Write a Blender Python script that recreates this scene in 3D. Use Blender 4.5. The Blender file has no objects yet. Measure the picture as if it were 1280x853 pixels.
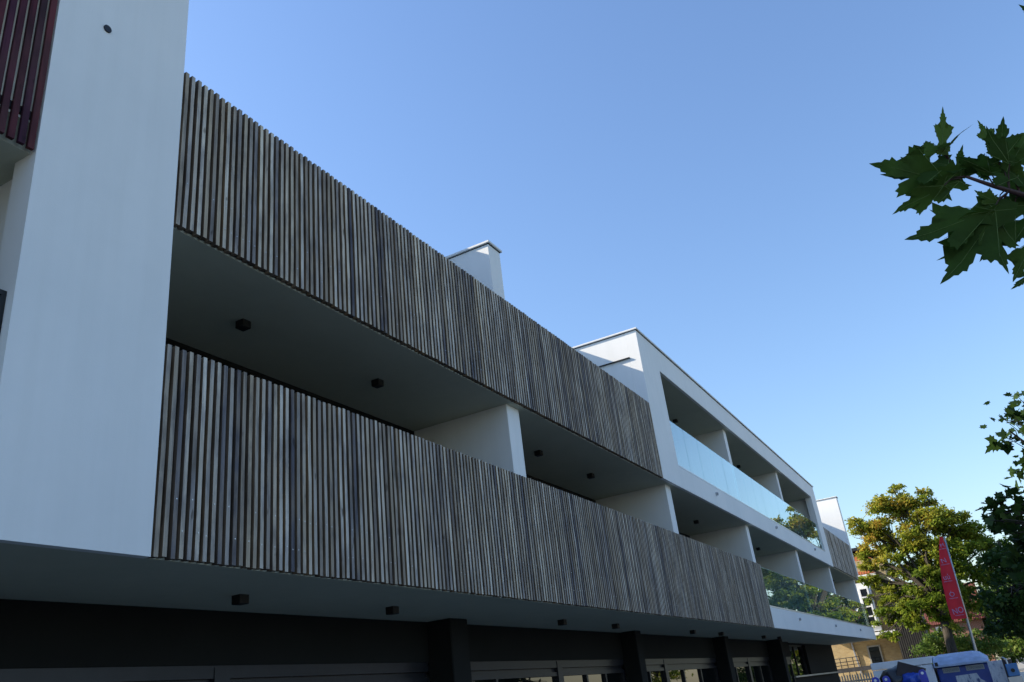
import bpy, bmesh, math, random
import numpy as np
from mathutils import Vector, Matrix
R = math.radians
random.seed(7); np.random.seed(7)
S = bpy.context.scene
C = S.collection

# ------------------------------------------------------------------ camera
F_PX = 1027.464
YAW, PITCH, ROLL = R(63.66466), R(24.18922), R(-6.9504)
CAM = Vector((0.0, -5.0, 1.6))
fw = Vector((math.sin(YAW)*math.cos(PITCH), math.cos(YAW)*math.cos(PITCH), math.sin(PITCH)))
r0 = Vector((math.cos(YAW), -math.sin(YAW), 0)); u0 = r0.cross(fw)
cr, sr = math.cos(ROLL), math.sin(ROLL)
right = cr*r0 + sr*u0; up = -sr*r0 + cr*u0
cam_d = bpy.data.cameras.new('camera'); cam = bpy.data.objects.new('camera', cam_d); C.objects.link(cam)
cam_d.sensor_width = 36; cam_d.lens = F_PX/1280*36; cam_d.clip_start = 0.05; cam_d.clip_end = 3000
M = Matrix((right, up, -fw)).transposed().to_4x4(); M.translation = CAM
cam.matrix_world = M
S.camera = cam

def ray(px, py):
    return (fw*F_PX + right*(px-640) + up*(426.5-py)).normalized()
def at(px, py, X):            # a survey helper: point of the photograph on the plane x = X
    d = ray(px, py); return CAM + d*((X-CAM.x)/d.x)
def away(px, py, dist):
    return CAM + ray(px, py)*dist

# ------------------------------------------------------------------ light
SUN = Vector((-0.37, 1.0, 0.678))
EL = math.atan2(SUN.z, math.hypot(SUN.x, SUN.y)); AZ = math.atan2(SUN.x, SUN.y)
W = bpy.data.worlds.new('World'); S.world = W; W.use_nodes = True
nt = W.node_tree; bg = nt.nodes['Background']
sky = nt.nodes.new('ShaderNodeTexSky'); sky.sky_type = 'NISHITA'; sky.sun_disc = False
sky.sun_elevation = EL; sky.sun_rotation = AZ
sky.air_density = 1.5; sky.dust_density = 0.7; sky.ozone_density = 5.0
wb = nt.nodes.new('ShaderNodeMix'); wb.data_type = 'RGBA'; wb.blend_type = 'MULTIPLY'; wb.inputs[0].default_value = 1
wb.inputs[7].default_value = (0.915, 0.92, 1.0, 1)          # white balance of the sky
nt.links.new(sky.outputs[0], wb.inputs[6]); nt.links.new(wb.outputs[2], bg.inputs[0]); bg.inputs[1].default_value = 0.117
sd = bpy.data.lights.new('sun', 'SUN'); sun = bpy.data.objects.new('sun', sd); C.objects.link(sun)
sd.energy = 4.1; sd.angle = R(0.5); sd.color = (1.0, 0.88, 0.70)
sun.rotation_euler = SUN.to_track_quat('Z', 'Y').to_euler(); sun.location = (-20, 30, 40)
S.view_settings.view_transform = 'Standard'; S.view_settings.look = 'None'
S.view_settings.exposure = 1.05; S.view_settings.gamma = 1
S.cycles.max_bounces = 8; S.cycles.transparent_max_bounces = 16

# ------------------------------------------------------------------ materials
MAT = {}
class NT:
    def __init__(s, name):
        s.m = bpy.data.materials.new(name); s.m.use_nodes = True
        s.t = s.m.node_tree; s.b = s.t.nodes['Principled BSDF']; s.out = s.t.nodes['Material Output']
        MAT[name] = s.m
    def n(s, typ, **k):
        o = s.t.nodes.new(typ)
        for a, v in k.items():
            if a.startswith('i_'):
                key = a[2:]; o.inputs[int(key) if key.isdigit() else key].default_value = v
            else: setattr(o, a, v)
        return o
    def l(s, a, b): s.t.links.new(a, b)
    def ramp(s, fac, stops):
        o = s.n('ShaderNodeValToRGB'); e = o.color_ramp.elements
        while len(e) < len(stops): e.new(0.5)
        for i, (p, c) in enumerate(stops):
            e[i].position = p; e[i].color = (*c, 1)
        s.l(fac, o.inputs[0]); return o.outputs[0]
    def coords(s, scale=(1, 1, 1), kind='Object', loc=None):
        tc = s.n('ShaderNodeTexCoord'); mp = s.n('ShaderNodeMapping'); mp.inputs['Scale'].default_value = scale
        s.l(tc.outputs[kind], mp.inputs[0])
        if loc is not None: s.l(loc, mp.inputs['Location'])
        return mp.outputs[0]
    def noise(s, vec, scale, detail=4, rough=.55):
        o = s.n('ShaderNodeTexNoise'); o.inputs['Scale'].default_value = scale
        o.inputs['Detail'].default_value = detail; o.inputs['Roughness'].default_value = rough
        s.l(vec, o.inputs['Vector']); return o.outputs['Fac']
    def mix(s, fac, a, b, mode='MIX'):
        o = s.n('ShaderNodeMix', data_type='RGBA', blend_type=mode)
        for sock, v in ((o.inputs[0], fac), (o.inputs[6], a), (o.inputs[7], b)):
            if hasattr(v, 'is_linked') or hasattr(v, 'links'): s.l(v, sock)
            elif isinstance(v, (int, float)): sock.default_value = v
            else: sock.default_value = (*v, 1)
        return o.outputs[2]
    def bump(s, h, strength, dist=.01):
        o = s.n('ShaderNodeBump'); o.inputs['Strength'].default_value = strength; o.inputs['Distance'].default_value = dist
        s.l(h, o.inputs['Height']); s.l(o.outputs[0], s.b.inputs['Normal'])
    def set(s, col=None, rough=None, metal=None, spec=None):
        if col is not None:
            if isinstance(col, tuple): s.b.inputs['Base Color'].default_value = (*col, 1)
            else: s.l(col, s.b.inputs['Base Color'])
        if rough is not None: s.b.inputs['Roughness'].default_value = rough
        if metal is not None: s.b.inputs['Metallic'].default_value = metal
        if spec is not None: s.b.inputs['Specular IOR Level'].default_value = spec

def plain(name, col, rough=.6, metal=0, var=.12, scale=6, spec=.5, bump=0):
    s = NT(name); v = s.coords()
    a = tuple(c*(1-var) for c in col); b = tuple(min(1, c*(1+var)) for c in col)
    n = s.noise(v, scale, 5)
    s.set(s.ramp(n, [(.3, a), (.7, b)]), rough, metal, spec)
    if bump: s.bump(s.noise(v, scale*12, 3), bump)
    return s

def render_mat(name, lo, hi):
    s = NT(name); v = s.coords()
    big = s.noise(v, .7, 5, .6); fine = s.noise(v, 90, 3, .6)
    vs = s.coords((5, 5, .25)); streak = s.noise(vs, 1.3, 4, .6)
    c = s.ramp(big, [(.3, lo), (.7, hi)])
    st = s.ramp(streak, [(.28, (.965, .965, .96)), (.60, (1, 1, 1))])
    c = s.mix(1.0, c, st, 'MULTIPLY')
    s.set(c, .85, 0, .25); s.bump(fine, .25, .004)
render_mat('white_render', (.76, .77, .77), (.84, .84, .83))
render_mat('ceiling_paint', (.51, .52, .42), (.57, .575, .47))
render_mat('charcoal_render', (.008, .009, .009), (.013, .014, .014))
plain('cap_metal', (.72, .72, .71), .4, .0, .05)
plain('dark_metal', (.018, .019, .021), .45, .3, .2)
plain('frame_metal', (.021, .023, .031), .42, .3, .12)
plain('channel_metal', (.55, .55, .55), .35, .6, .08)
plain('black_box', (.008, .008, .009), .5, 0, .2)
plain('screw_steel', (.6, .6, .6), .35, 1, .05)

def wood(name, stops, warm):
    s = NT(name)
    oi = s.n('ShaderNodeObjectInfo')
    mul = s.n('ShaderNodeMath', operation='MULTIPLY'); mul.inputs[1].default_value = 61.7
    s.l(oi.outputs['Random'], mul.inputs[0])
    cmb = s.n('ShaderNodeCombineXYZ')
    for i in range(3): s.l(mul.outputs[0], cmb.inputs[i])
    v = s.coords((55, 55, 1.6), 'Object', cmb.outputs[0])
    v2 = s.coords((18, 18, 5), 'Object', cmb.outputs[0])
    v3 = s.coords((1, 1, 1.1), 'Object', cmb.outputs[0])
    base = s.ramp(oi.outputs['Random'], stops)
    grain = s.noise(v, 1.0, 6, .65)
    g = s.ramp(grain, [(.28, (.55, .55, .57)), (.5, (1, 1, 1)), (.75, (1.18, 1.16, 1.13))])
    c = s.mix(1.0, base, g, 'MULTIPLY')
    patch = s.noise(v3, 1.4, 3, .5)
    pf = s.ramp(patch, [(.42, (0, 0, 0)), (.66, (.75, .75, .75))])
    c = s.mix(pf, c, warm)
    v4 = s.coords((9, 9, 2.2), 'Object', cmb.outputs[0])
    stain = s.ramp(s.noise(v4, 1.0, 5, .6), [(.46, (1, 1, 1)), (.60, (.64, .65, .70)), (.72, (.46, .465, .50))])
    c = s.mix(1.0, c, stain, 'MULTIPLY')
    knot = s.noise(v2, 1.0, 2, .5)
    kf = s.ramp(knot, [(.70, (1, 1, 1)), (.77, (.45, .43, .42))])
    c = s.mix(1.0, c, kf, 'MULTIPLY')
    s.set(c, .78, 0, .25); s.bump(grain, .35, .003)
wood('weathered_wood', [(0, (.095, .093, .11)), (.12, (.18, .17, .18)), (.24, (.48, .44, .395)), (.36, (.64, .56, .445)), (.46, (.22, .195, .175)),
     (.58, (.70, .64, .55)), (.68, (.47, .39, .29)), (.78, (.27, .235, .20)), (.88, (.60, .56, .50)), (1, (.74, .66, .53))], (.34, .275, .20))
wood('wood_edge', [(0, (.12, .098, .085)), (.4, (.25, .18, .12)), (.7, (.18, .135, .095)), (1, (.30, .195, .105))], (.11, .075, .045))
wood('red_wood', [(0, (.085, .016, .026)), (.3, (.13, .022, .034)), (.55, (.09, .02, .036)), (.8, (.15, .03, .038)), (1, (.06, .017, .04))], (.07, .03, .03))

def glass(name, tint, ior, dust=.03):
    s = NT(name); s.t.nodes.remove(s.b)
    tr = s.n('ShaderNodeBsdfTransparent'); tr.inputs[0].default_value = (*tint, 1)
    gl = s.n('ShaderNodeBsdfGlossy'); gl.inputs['Roughness'].default_value = 0.0; gl.inputs[0].default_value = (.90, 1, 1, 1)
    fr = s.n('ShaderNodeFresnel'); fr.inputs[0].default_value = ior
    ge = s.n('ShaderNodeNewGeometry'); iv = s.n('ShaderNodeMath', operation='SUBTRACT'); iv.inputs[0].default_value = 1; s.l(ge.outputs['Backfacing'], iv.inputs[1])
    f2 = s.n('ShaderNodeMath', operation='MULTIPLY', use_clamp=True); f2.inputs[1].default_value = 1.6; s.l(fr.outputs[0], f2.inputs[0])   # both faces of the sheet
    mu = s.n('ShaderNodeMath', operation='MULTIPLY'); s.l(f2.outputs[0], mu.inputs[0]); s.l(iv.outputs[0], mu.inputs[1])   # reflect on the way in only
    mx = s.n('ShaderNodeMixShader'); s.l(mu.outputs[0], mx.inputs[0]); s.l(tr.outputs[0], mx.inputs[1]); s.l(gl.outputs[0], mx.inputs[2])
    df = s.n('ShaderNodeBsdfDiffuse'); df.inputs[0].default_value = (.55, .60, .62, 1)
    v = s.coords((6, 6, .5)); n = s.noise(v, 1.2, 4)
    rp = s.ramp(n, [(.4, (dust*.3,)*3), (.75, (dust*2,)*3)])
    m2 = s.n('ShaderNodeMixShader'); s.l(rp, m2.inputs[0]); s.l(mx.outputs[0], m2.inputs[1]); s.l(df.outputs[0], m2.inputs[2])
    s.l(m2.outputs[0], s.out.inputs[0])
glass('clear_glass', (.80, .93, .94), 2.4, .012)
s = NT('window_glass'); s.set((.006, .008, .009), .015, 0, .6)
s = NT('glass_edge'); s.set((.45, .70, .72), .2, 0, .6)

def leafmat(name, stops, trans=.35, rough=.5, attr=True):
    s = NT(name)
    at_ = s.n('ShaderNodeAttribute', attribute_name='tone') if attr else s.n('ShaderNodeObjectInfo')
    c = s.ramp(at_.outputs['Fac'] if attr else at_.outputs['Random'], stops)
    v = s.coords(); n = s.noise(v, 14, 3)
    c = s.mix(1.0, c, s.ramp(n, [(.3, (.8, .8, .8)), (.7, (1.15, 1.15, 1.1))]), 'MULTIPLY')
    s.set(c, rough, 0, .18)
    tl = s.n('ShaderNodeBsdfTranslucent'); s.l(c, tl.inputs[0])
    mx = s.n('ShaderNodeMixShader'); mx.inputs[0].default_value = trans
    s.l(s.b.outputs[0], mx.inputs[1]); s.l(tl.outputs[0], mx.inputs[2]); s.l(mx.outputs[0], s.out.inputs[0])
leafmat('autumn_leaf', [(0, (.08, .145, .02)), (.35, (.17, .25, .03)), (.6, (.27, .32, .04)), (.85, (.40, .37, .055)), (1, (.44, .28, .04))], .65)
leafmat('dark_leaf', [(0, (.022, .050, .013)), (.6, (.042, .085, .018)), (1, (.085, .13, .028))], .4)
leafmat('hedge_leaf', [(0, (.05, .11, .018)), (.6, (.12, .20, .035)), (1, (.22, .26, .06))], .42)
leafmat('near_leaf', [(0, (.040, .085, .014)), (.6, (.065, .125, .02)), (1, (.11, .18, .035))], .45, .6, False)
s = NT('bark'); v = s.coords((6, 6, 1.2)); n = s.noise(v, 3, 6)
s.set(s.ramp(n, [(.3, (.03, .026, .021)), (.7, (.085, .073, .06))]), .9, 0, .2); s.bump(n, .6, .03)
plain('leaf_vein', (.10, .17, .04), .6, 0, .1)
plain('red_twig', (.055, .024, .022), .6, 0, .3)

def brick(name, c1, c2, mortar, scale):
    s = NT(name); g = s.n('ShaderNodeNewGeometry'); sep = s.n('ShaderNodeSeparateXYZ'); s.l(g.outputs['Position'], sep.inputs[0])
    add = s.n('ShaderNodeMath', operation='ADD'); s.l(sep.outputs[0], add.inputs[0]); s.l(sep.outputs[1], add.inputs[1])
    cb = s.n('ShaderNodeCombineXYZ'); s.l(add.outputs[0], cb.inputs[0]); s.l(sep.outputs[2], cb.inputs[1])
    b = s.n('ShaderNodeTexBrick'); s.l(cb.outputs[0], b.inputs[0]); b.inputs['Scale'].default_value = 1
    b.inputs['Color1'].default_value = (*c1, 1); b.inputs['Color2'].default_value = (*c2, 1); b.inputs['Mortar'].default_value = (*mortar, 1)
    b.inputs['Mortar Size'].default_value = .01; b.inputs['Brick Width'].default_value = .225; b.inputs['Row Height'].default_value = .075
    n = s.noise(cb.outputs[0], .9, 5)
    c = s.mix(1.0, b.outputs[0], s.ramp(n, [(.3, (.75, .75, .75)), (.7, (1.1, 1.1, 1.1))]), 'MULTIPLY')
    s.set(c, .9, 0, .2); s.bump(b.outputs[1], -.4, .01)
brick('yellow_brick', (.50, .37, .18), (.40, .28, .13), (.42, .36, .25), 1)
brick('red_brick', (.28, .10, .06), (.22, .075, .05), (.3, .27, .24), 1)
def tiles(name, a, b):
    s = NT(name); v = s.coords((1, 1, 1)); w = s.n('ShaderNodeTexWave'); w.inputs['Scale'].default_value = 2.0; w.bands_direction = 'Y'
    s.l(v, w.inputs[0]); n = s.noise(v, 3, 4)
    c = s.mix(n, a, b); c = s.mix(1.0, c, s.ramp(w.outputs['Fac'], [(.1, (.6, .6, .6)), (.5, (1, 1, 1))]), 'MULTIPLY')
    s.set(c, .8, 0, .2); s.bump(w.outputs['Fac'], .5, .03)
tiles('orange_tile', (.36, .11, .04), (.26, .075, .03)); tiles('red_tile', (.17, .055, .04), (.11, .04, .033))
plain('dark_cladding', (.05, .047, .043), .8, 0, .3, 4)
plain('white_paint', (.78, .78, .76), .5, 0, .06)
plain('house_render', (.34, .31, .27), .85, 0, .1)
plain('fence_wood', (.36, .34, .31), .8, 0, .2, 5)
plain('frame_grey', (.30, .30, .28), .6)
plain('grey_plank', (.04, .04, .044), .8, 0, .25, 5)
s = NT('asphalt'); v = s.coords(); n = s.noise(v, 60, 5); n2 = s.noise(v, .5, 4)
s.set(s.mix(n2, s.ramp(n, [(.3, (.035, .036, .038)), (.7, (.07, .07, .07))]), (.06, .06, .058)), .9, 0, .3); s.bump(n, .5, .01)
s = NT('paving'); v = s.coords((1, 1, 1)); b = s.n('ShaderNodeTexBrick'); s.l(v, b.inputs[0]); b.inputs['Scale'].default_value = 2
b.inputs['Color1'].default_value = (.30, .285, .245, 1); b.inputs['Color2'].default_value = (.26, .245, .215, 1); b.inputs['Mortar'].default_value = (.16, .15, .13, 1)
b.inputs['Mortar Size'].default_value = .012; s.set(b.outputs[0], .9, 0, .25); s.bump(b.outputs[1], -.3, .01)
plain('kerb_stone', (.30, .295, .28), .85, 0, .15)
plain('soil', (.085, .09, .045), .95, 0, .35, 1.5)
plain('line_paint', (.7, .7, .68), .7, 0, .1, 20)
plain('bin_blue', (.008, .045, .27), .4, 0, .15)
plain('lid_blue', (.32, .41, .60), .45, 0, .18, 9)
plain('lug_blue', (.003, .03, .42), .3, 0, .15)
plain('container_white', (.72, .75, .80), .5, 0, .10, 5)
plain('plate_grey', (.30, .32, .33), .5, 0, .12)
plain('plate_text', (.10, .11, .13), .6, 0, .1)
s = NT('torn_poster'); v = s.coords((1, 6, 3)); n = s.noise(v, 2.2, 6, .7)
s.set(s.ramp(n, [(.36, (.06, .09, .22)), (.42, (.42, .46, .54)), (.56, (.60, .62, .66)), (.66, (.30, .33, .42)), (.70, (.55, .57, .6))]), .7, 0, .3)
plain('dark_bag', (.018, .018, .024), .35, 0, .3); plain('dark_card', (.035, .026, .028), .8, 0, .25); plain('blue_bag', (.02, .07, .42), .35, 0, .2)
plain('post_wood', (.055, .045, .045), .85, 0, .3)
plain('meter_blue', (.05, .18, .42), .4, 0, .1)
plain('banner_red', (.78, .018, .034), .6, 0, .12, 3)
plain('banner_ink', (.48, .30, .50), .6, 0, .05)
plain('galv_metal', (.42, .43, .46), .35, .7, .1)

# ------------------------------------------------------------------ mesh helpers
class MB:
    def __init__(s): s.v = []; s.f = []
    def box(s, x0, x1, y0, y1, z0, z1, mtx=None):
        o = len(s.v)
        p = [Vector((x, y, z)) for z in (z0, z1) for (x, y) in ((x0, y0), (x1, y0), (x1, y1), (x0, y1))]
        if mtx is not None: p = [mtx @ q for q in p]
        s.v += [tuple(q) for q in p]
        s.f += [tuple(o+i for i in q) for q in ((0, 3, 2, 1), (4, 5, 6, 7), (0, 1, 5, 4), (1, 2, 6, 5), (2, 3, 7, 6), (3, 0, 4, 7))]
        return s
    def tube(s, pts, rad, n=6, caps=True):
        pts = [Vector(p) for p in pts]
        if not hasattr(rad, '__len__'): rad = [rad]*len(pts)
        o = len(s.v); prev = None
        for i, p in enumerate(pts):
            t = (pts[min(i+1, len(pts)-1)] - pts[max(i-1, 0)]).normalized()
            if prev is None:
                a = Vector((0, 0, 1)) if abs(t.z) < .9 else Vector((1, 0, 0)); e1 = t.cross(a).normalized()
            else: e1 = (prev - t*prev.dot(t)).normalized()
            prev = e1; e2 = t.cross(e1)
            for k in range(n):
                a = 2*math.pi*k/n; s.v.append(tuple(p + (e1*math.cos(a) + e2*math.sin(a))*rad[i]))
        for i in range(len(pts)-1):
            for k in range(n):
                a = o+i*n+k; b = o+i*n+(k+1) % n
                s.f.append((a, b, b+n, a+n))
        if caps:
            s.f.append(tuple(o+k for k in reversed(range(n)))); e = o+(len(pts)-1)*n; s.f.append(tuple(e+k for k in range(n)))
        return s
    def prism(s, poly, axis, a0, a1):       # poly in the two other axes, extruded along axis
        o = len(s.v); n = len(poly)
        for a in (a0, a1):
            for (p, q) in poly:
                s.v.append({'x': (a, p, q), 'y': (p, a, q), 'z': (p, q, a)}[axis])
        s.f.append(tuple(o+i for i in reversed(range(n)))); s.f.append(tuple(o+n+i for i in range(n)))
        for i in range(n): s.f.append((o+i, o+(i+1) % n, o+n+(i+1) % n, o+n+i))
        return s
    def mesh(s, name, mat, bevel=0, smooth=False):
        me = bpy.data.meshes.new(name); me.from_pydata(s.v, [], s.f)
        bm = bmesh.new(); bm.from_mesh(me)
        bmesh.ops.recalc_face_normals(bm, faces=bm.faces)
        if bevel: bmesh.ops.bevel(bm, geom=bm.edges[:], offset=bevel, segments=1, affect='EDGES', clamp_overlap=True)
        bm.to_mesh(me); bm.free()
        if smooth:
            for p in me.polygons: p.use_smooth = True
        me.materials.append(MAT[mat]); me.update(); return me
    def build(s, name, mat, parent=None, bevel=0, smooth=False):
        return link(name, s.mesh(name, mat, bevel, smooth), parent)
def link(name, me, parent=None, loc=None):
    o = bpy.data.objects.new(name, me); C.objects.link(o)
    if parent is not None:
        o.parent = parent
        o.location = Vector(loc) if loc is not None else -off(parent)
    elif loc is not None: o.location = loc
    return o
def off(p):
    v = Vector((0, 0, 0))
    while p is not None: v += p.location; p = p.parent
    return v
def thing(name, label, cat, loc=(0, 0, 0), group=None):
    o = bpy.data.objects.new(name, None); C.objects.link(o); o.location = loc
    o.empty_display_size = .2
    tag(o, label, cat, group); return o
def tag(o, label, cat, group=None):
    o['label'] = label; o['category'] = cat
    if group: o['group'] = group
    return o
def struct(o): o['kind'] = 'structure'; return o
def B(*a): return MB().box(*a)

# ------------------------------------------------------------------ the setting
struct(MB().box(-400, 600, -500, 500, -.6, -.16).build('ground', 'soil'))
struct(B(-150, 300, -7.2, 14, -.15, 0).build('pavement', 'paving'))
struct(B(-150, 300, -7.35, -7.2, -.15, .004).build('kerb', 'kerb_stone', bevel=.01))
struct(B(-150, 300, -14.0, -7.35, -.15, -.11).build('road', 'asphalt'))
ln = MB()
for i in range(40): ln.box(-40+i*5, -38+i*5, -10.75, -10.63, -.109, -.105)
struct(ln.build('road_marking', 'line_paint'))
struct(B(-150, 300, -14.15, -14.0, -.15, .004).build('kerb', 'kerb_stone', bevel=.01))
struct(B(-150, 300, -17.0, -14.15, -.15, 0).build('pavement', 'paving'))

# ------------------------------------------------------------------ apartment building
ZS, ZU, ZR, ZT = 2.884, 5.673, 8.482, 9.09
bld = thing('apartment_building', 'white rendered three storey apartment block with recessed balconies above a black ground floor', 'building', (20, 6, 0))
XL = -9.0
def part(name, mat, *boxes, bevel=.006):
    m = MB()
    for b in boxes: m.box(*b)
    return m.build(name, mat, bld, bevel=bevel)
# near tower
part('wall', 'white_render', (2.77, 3.98, 0, .25, ZS+.275, ZT), bevel=0)
part('wall', 'white_render', (2.77, 3.98, 0, .074, ZS-.004, ZS+.275), bevel=0)
part('wall', 'white_render', (2.87, 3.98, .25, 1.97, ZS+.3, ZT))
part('fascia', 'white_render', (XL, 2.77, 0, .074, ZS-.004, 3.42))
part('fascia', 'white_render', (XL, 2.77, 0, .074, ZR-.003, ZT))
# tower with the glazed frame
part('wall', 'white_render', (16.37, 17.65, 0, .25, ZU+.265, ZT), bevel=0)
part('wall', 'white_render', (16.37, 17.65, 0, .074, ZU-.004, ZU+.265), bevel=0)
part('wall', 'white_render', (16.372, 16.70, .25, 1.97, ZU+.262, ZT))
part('fascia', 'white_render', (17.65, 36.58, 0, .074, ZR-.003, ZT))
part('fascia', 'white_render', (17.65, 36.58, 0, .074, ZU-.003, 6.174))
part('wall', 'white_render', (36.58, 37.79, 0, .25, ZU+.265, ZT), bevel=0)
part('wall', 'white_render', (36.58, 37.79, 0, .074, ZU-.004, ZU+.265), bevel=0)
part('wall', 'white_render', (36.85, 37.788, .25, 1.97, ZU+.262, ZT))
part('fascia', 'white_render', (23.70, 45.9, 0, .074, ZS-.003, 3.42))
# floor slabs: white edge just behind the screens
part('floor_slab', 'white_render', (3.98, 23.70, .0755, .25, ZS+.272, 3.3))
part('floor_slab', 'white_render', (3.98, 16.37, .076, .25, ZU+.262, 6.05))
part('floor_slab', 'white_render', (37.79, 45.4, .076, .25, ZU+.262, 6.05))
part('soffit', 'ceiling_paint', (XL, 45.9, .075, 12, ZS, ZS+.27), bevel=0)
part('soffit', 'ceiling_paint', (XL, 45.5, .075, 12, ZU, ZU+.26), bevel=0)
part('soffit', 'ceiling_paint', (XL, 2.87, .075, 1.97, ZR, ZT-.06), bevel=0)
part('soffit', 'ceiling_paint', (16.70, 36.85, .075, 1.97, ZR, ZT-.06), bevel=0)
# set-back top storey and its roof edges
part('roof_slab', 'white_render', (3.98, 16.37, 1.89, 12, ZR, 9.28))
part('roof_slab', 'white_render', (37.79, 45.4, 1.89, 12, ZR, 9.28))
part('wall', 'white_render', (3.98, 16.372, 1.77, 1.97, ZU+.262, ZR), (37.79, 45.4, 1.77, 1.97, ZU+.262, ZR))
part('wall', 'white_render', (XL, 45.3, 2.2, 12, .0, ZT-.03), bevel=0)
# copings
def coping(x0, x1, y0, y1, z):
    c = B(x0, x1, y0, y1, z+.010, z+.05).build('roof_coping', 'cap_metal', bld, bevel=.006)
    B(x0+.03, x1-.03, y0+.025, y1-.02, z, z+.010).build('shadow_gap', 'dark_metal', c)
coping(XL, 4.02, -.04, 12, ZT); coping(16.33, 37.83, -.04, 12, ZT)
coping(4.02, 16.33, 1.85, 12, 9.28); coping(37.83, 45.36, 1.85, 12, 9.28)
# balcony partitions
for x0, x1 in ((10.0, 10.37), (16.92, 17.25), (23.71, 24.03), (30.62, 30.95), (37.42, 37.75), (44.74, 45.06)):
    part('partition_wall', 'white_render', (x0, x1, .165, 1.8, ZS+.272, ZU+.004))
for x0, x1 in ((23.60, 23.9), (30.54, 30.84)):
    part('partition_wall', 'white_render', (x0, x1, .17, 1.97, ZU+.262, ZR+.004))
part('partition_wall', 'white_render', (10.0, 10.37, .165, 1.77, ZU+.262, 8.385)); coping(9.965, 10.405, .13, 1.765, 8.385)
part('stair_wall', 'white_render', (45.4, 45.85, 0, 2.6, ZU+.262, 9.86)); coping(45.36, 45.89, -.04, 2.64, 9.86)
B(16.325, 16.369, .24, 1.76, 8.465, 8.485).build('wall_trim', 'dark_metal', bld)
part('balcony_edge', 'white_render', (45.52, 45.9, .25, 1.9, ZS+.3, 3.42))
# balcony windows (full width, dark) on the middle floor
def window(x0, x1, y, z0, z1, mulls, t=.06, mat='frame_metal'):
    m = MB()
    m.box(x0, x1, y, y+.09, z1-t, z1); m.box(x0, x1, y, y+.09, z0, z0+t)
    m.box(x0, x0+t, y+.001, y+.089, z0+t, z1-t); m.box(x1-t, x1, y+.001, y+.089, z0+t, z1-t)
    for q in mulls: m.box(q-t*.5, q+t*.5, y+.002, y+.088, z0+t, z1-t)
    w = m.build('window', mat, bld)
    xs = [x0+t] + sorted(mulls) + [x1-t]
    for i, (a, b) in enumerate(zip(xs[:-1], xs[1:])):
        a2 = a + (t*.5 if i else 0); b2 = b - (t*.5 if i < len(xs)-2 else 0)
        g = B(a2, b2, y+.04, y+.055, z0+t, z1-t)
        o = g.build('pane', 'window_glass', w)
for x0, x1 in ((3.98, 10.0), (10.37, 16.92), (17.25, 23.71), (24.03, 30.62), (30.95, 37.42), (37.75, 44.74)):
    w_ = x1-x0
    window(x0+.004, x1-.004, 1.80, ZS+.31, ZU+.002, [x0+w_*.25, x0+w_*.5, x0+w_*.75], mat='dark_metal')
for x0, x1 in ((16.70, 23.60), (23.9, 30.54), (30.84, 36.85)):
    w_ = x1-x0
    window(x0+.004, x1-.004, 1.86, ZU+.29, ZR+.002, [x0+w_*.25, x0+w_*.5, x0+w_*.75], mat='dark_metal')
window(XL+.1, 2.86, 1.80, ZS+.31, ZU+.002, [-6, -3, 0], mat='dark_metal')
# ground floor
G = 1.83
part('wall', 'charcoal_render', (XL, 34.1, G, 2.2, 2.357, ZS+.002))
for x0, x1, yf in ((3.2, 3.6, 1.45), (10.05, 10.5, 1.44), (17.2, 17.55, 1.49), (24.02, 24.46, 1.49), (30.45, 30.85, 1.36)):
    part('pier', 'charcoal_render', (x0, x1, yf, G+.02, 0, ZS+.003), bevel=.012)
def shopfront(x0, x1, mull, subs):
    m = MB()
    m.box(x0, x1, G+.01, G+.16, 2.235, 2.357)            # head rail
    m.box(x0, x1, G+.06, G+.14, 2.165, 2.235)            # shutter slot, set back
    m.box(x0, x1, G+.02, G+.13, 2.10, 2.165)             # transom
    m.box(x0, x1, G+.02, G+.13, 0, .12)
    m.box(x0, x0+.07, G+.021, G+.129, .12, 2.10); m.box(x1-.07, x1, G+.021, G+.129, .12, 2.10)
    m.box(mull-.10, mull+.10, G, G+.161, .12, 2.34)
    for q in subs: m.box(q-.035, q+.035, G+.022, G+.128, .12, 2.10)
    w = m.build('window', 'frame_metal', bld)
    xs = sorted([x0+.07, x1-.07, mull]+subs)
    for a, b in zip(xs[:-1], xs[1:]):
        B(a+.03, b-.03, G+.07, G+.085, .12, 2.10).build('pane', 'window_glass', w)
shopfront(3.62, 10.04, 6.38, [5.0, 8.2])
shopfront(10.51, 17.19, 14.13, [11.9, 15.3, 16.2])
shopfront(17.56, 24.01, 19.78, [18.7, 21.1, 22.5])
shopfront(24.47, 30.44, 27.55, [26, 29])
shopfront(XL, 3.19, -1.5, [.9, -4, -6])
shopfront(30.86, 33.95, 32.4, [31.6])
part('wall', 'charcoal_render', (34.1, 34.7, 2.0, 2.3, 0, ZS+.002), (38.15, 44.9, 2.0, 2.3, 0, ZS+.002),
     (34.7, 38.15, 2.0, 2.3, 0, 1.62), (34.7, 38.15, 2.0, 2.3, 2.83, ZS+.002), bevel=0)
window(34.71, 38.14, 2.12, 1.62, 2.83, [36.4])
part('wall', 'charcoal_render', (44.6, 44.902, 2.3, 12, 0, ZS+.002), bevel=0)
MB().tube([(44.97, 2.06, 0), (44.97, 2.06, ZS)], .05, 8).build('drainpipe', 'white_paint', bld, smooth=True)
B(34.0, 43.7, 1.80, 1.9, 1.625, 1.68).build('sill', 'channel_metal', bld)
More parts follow.
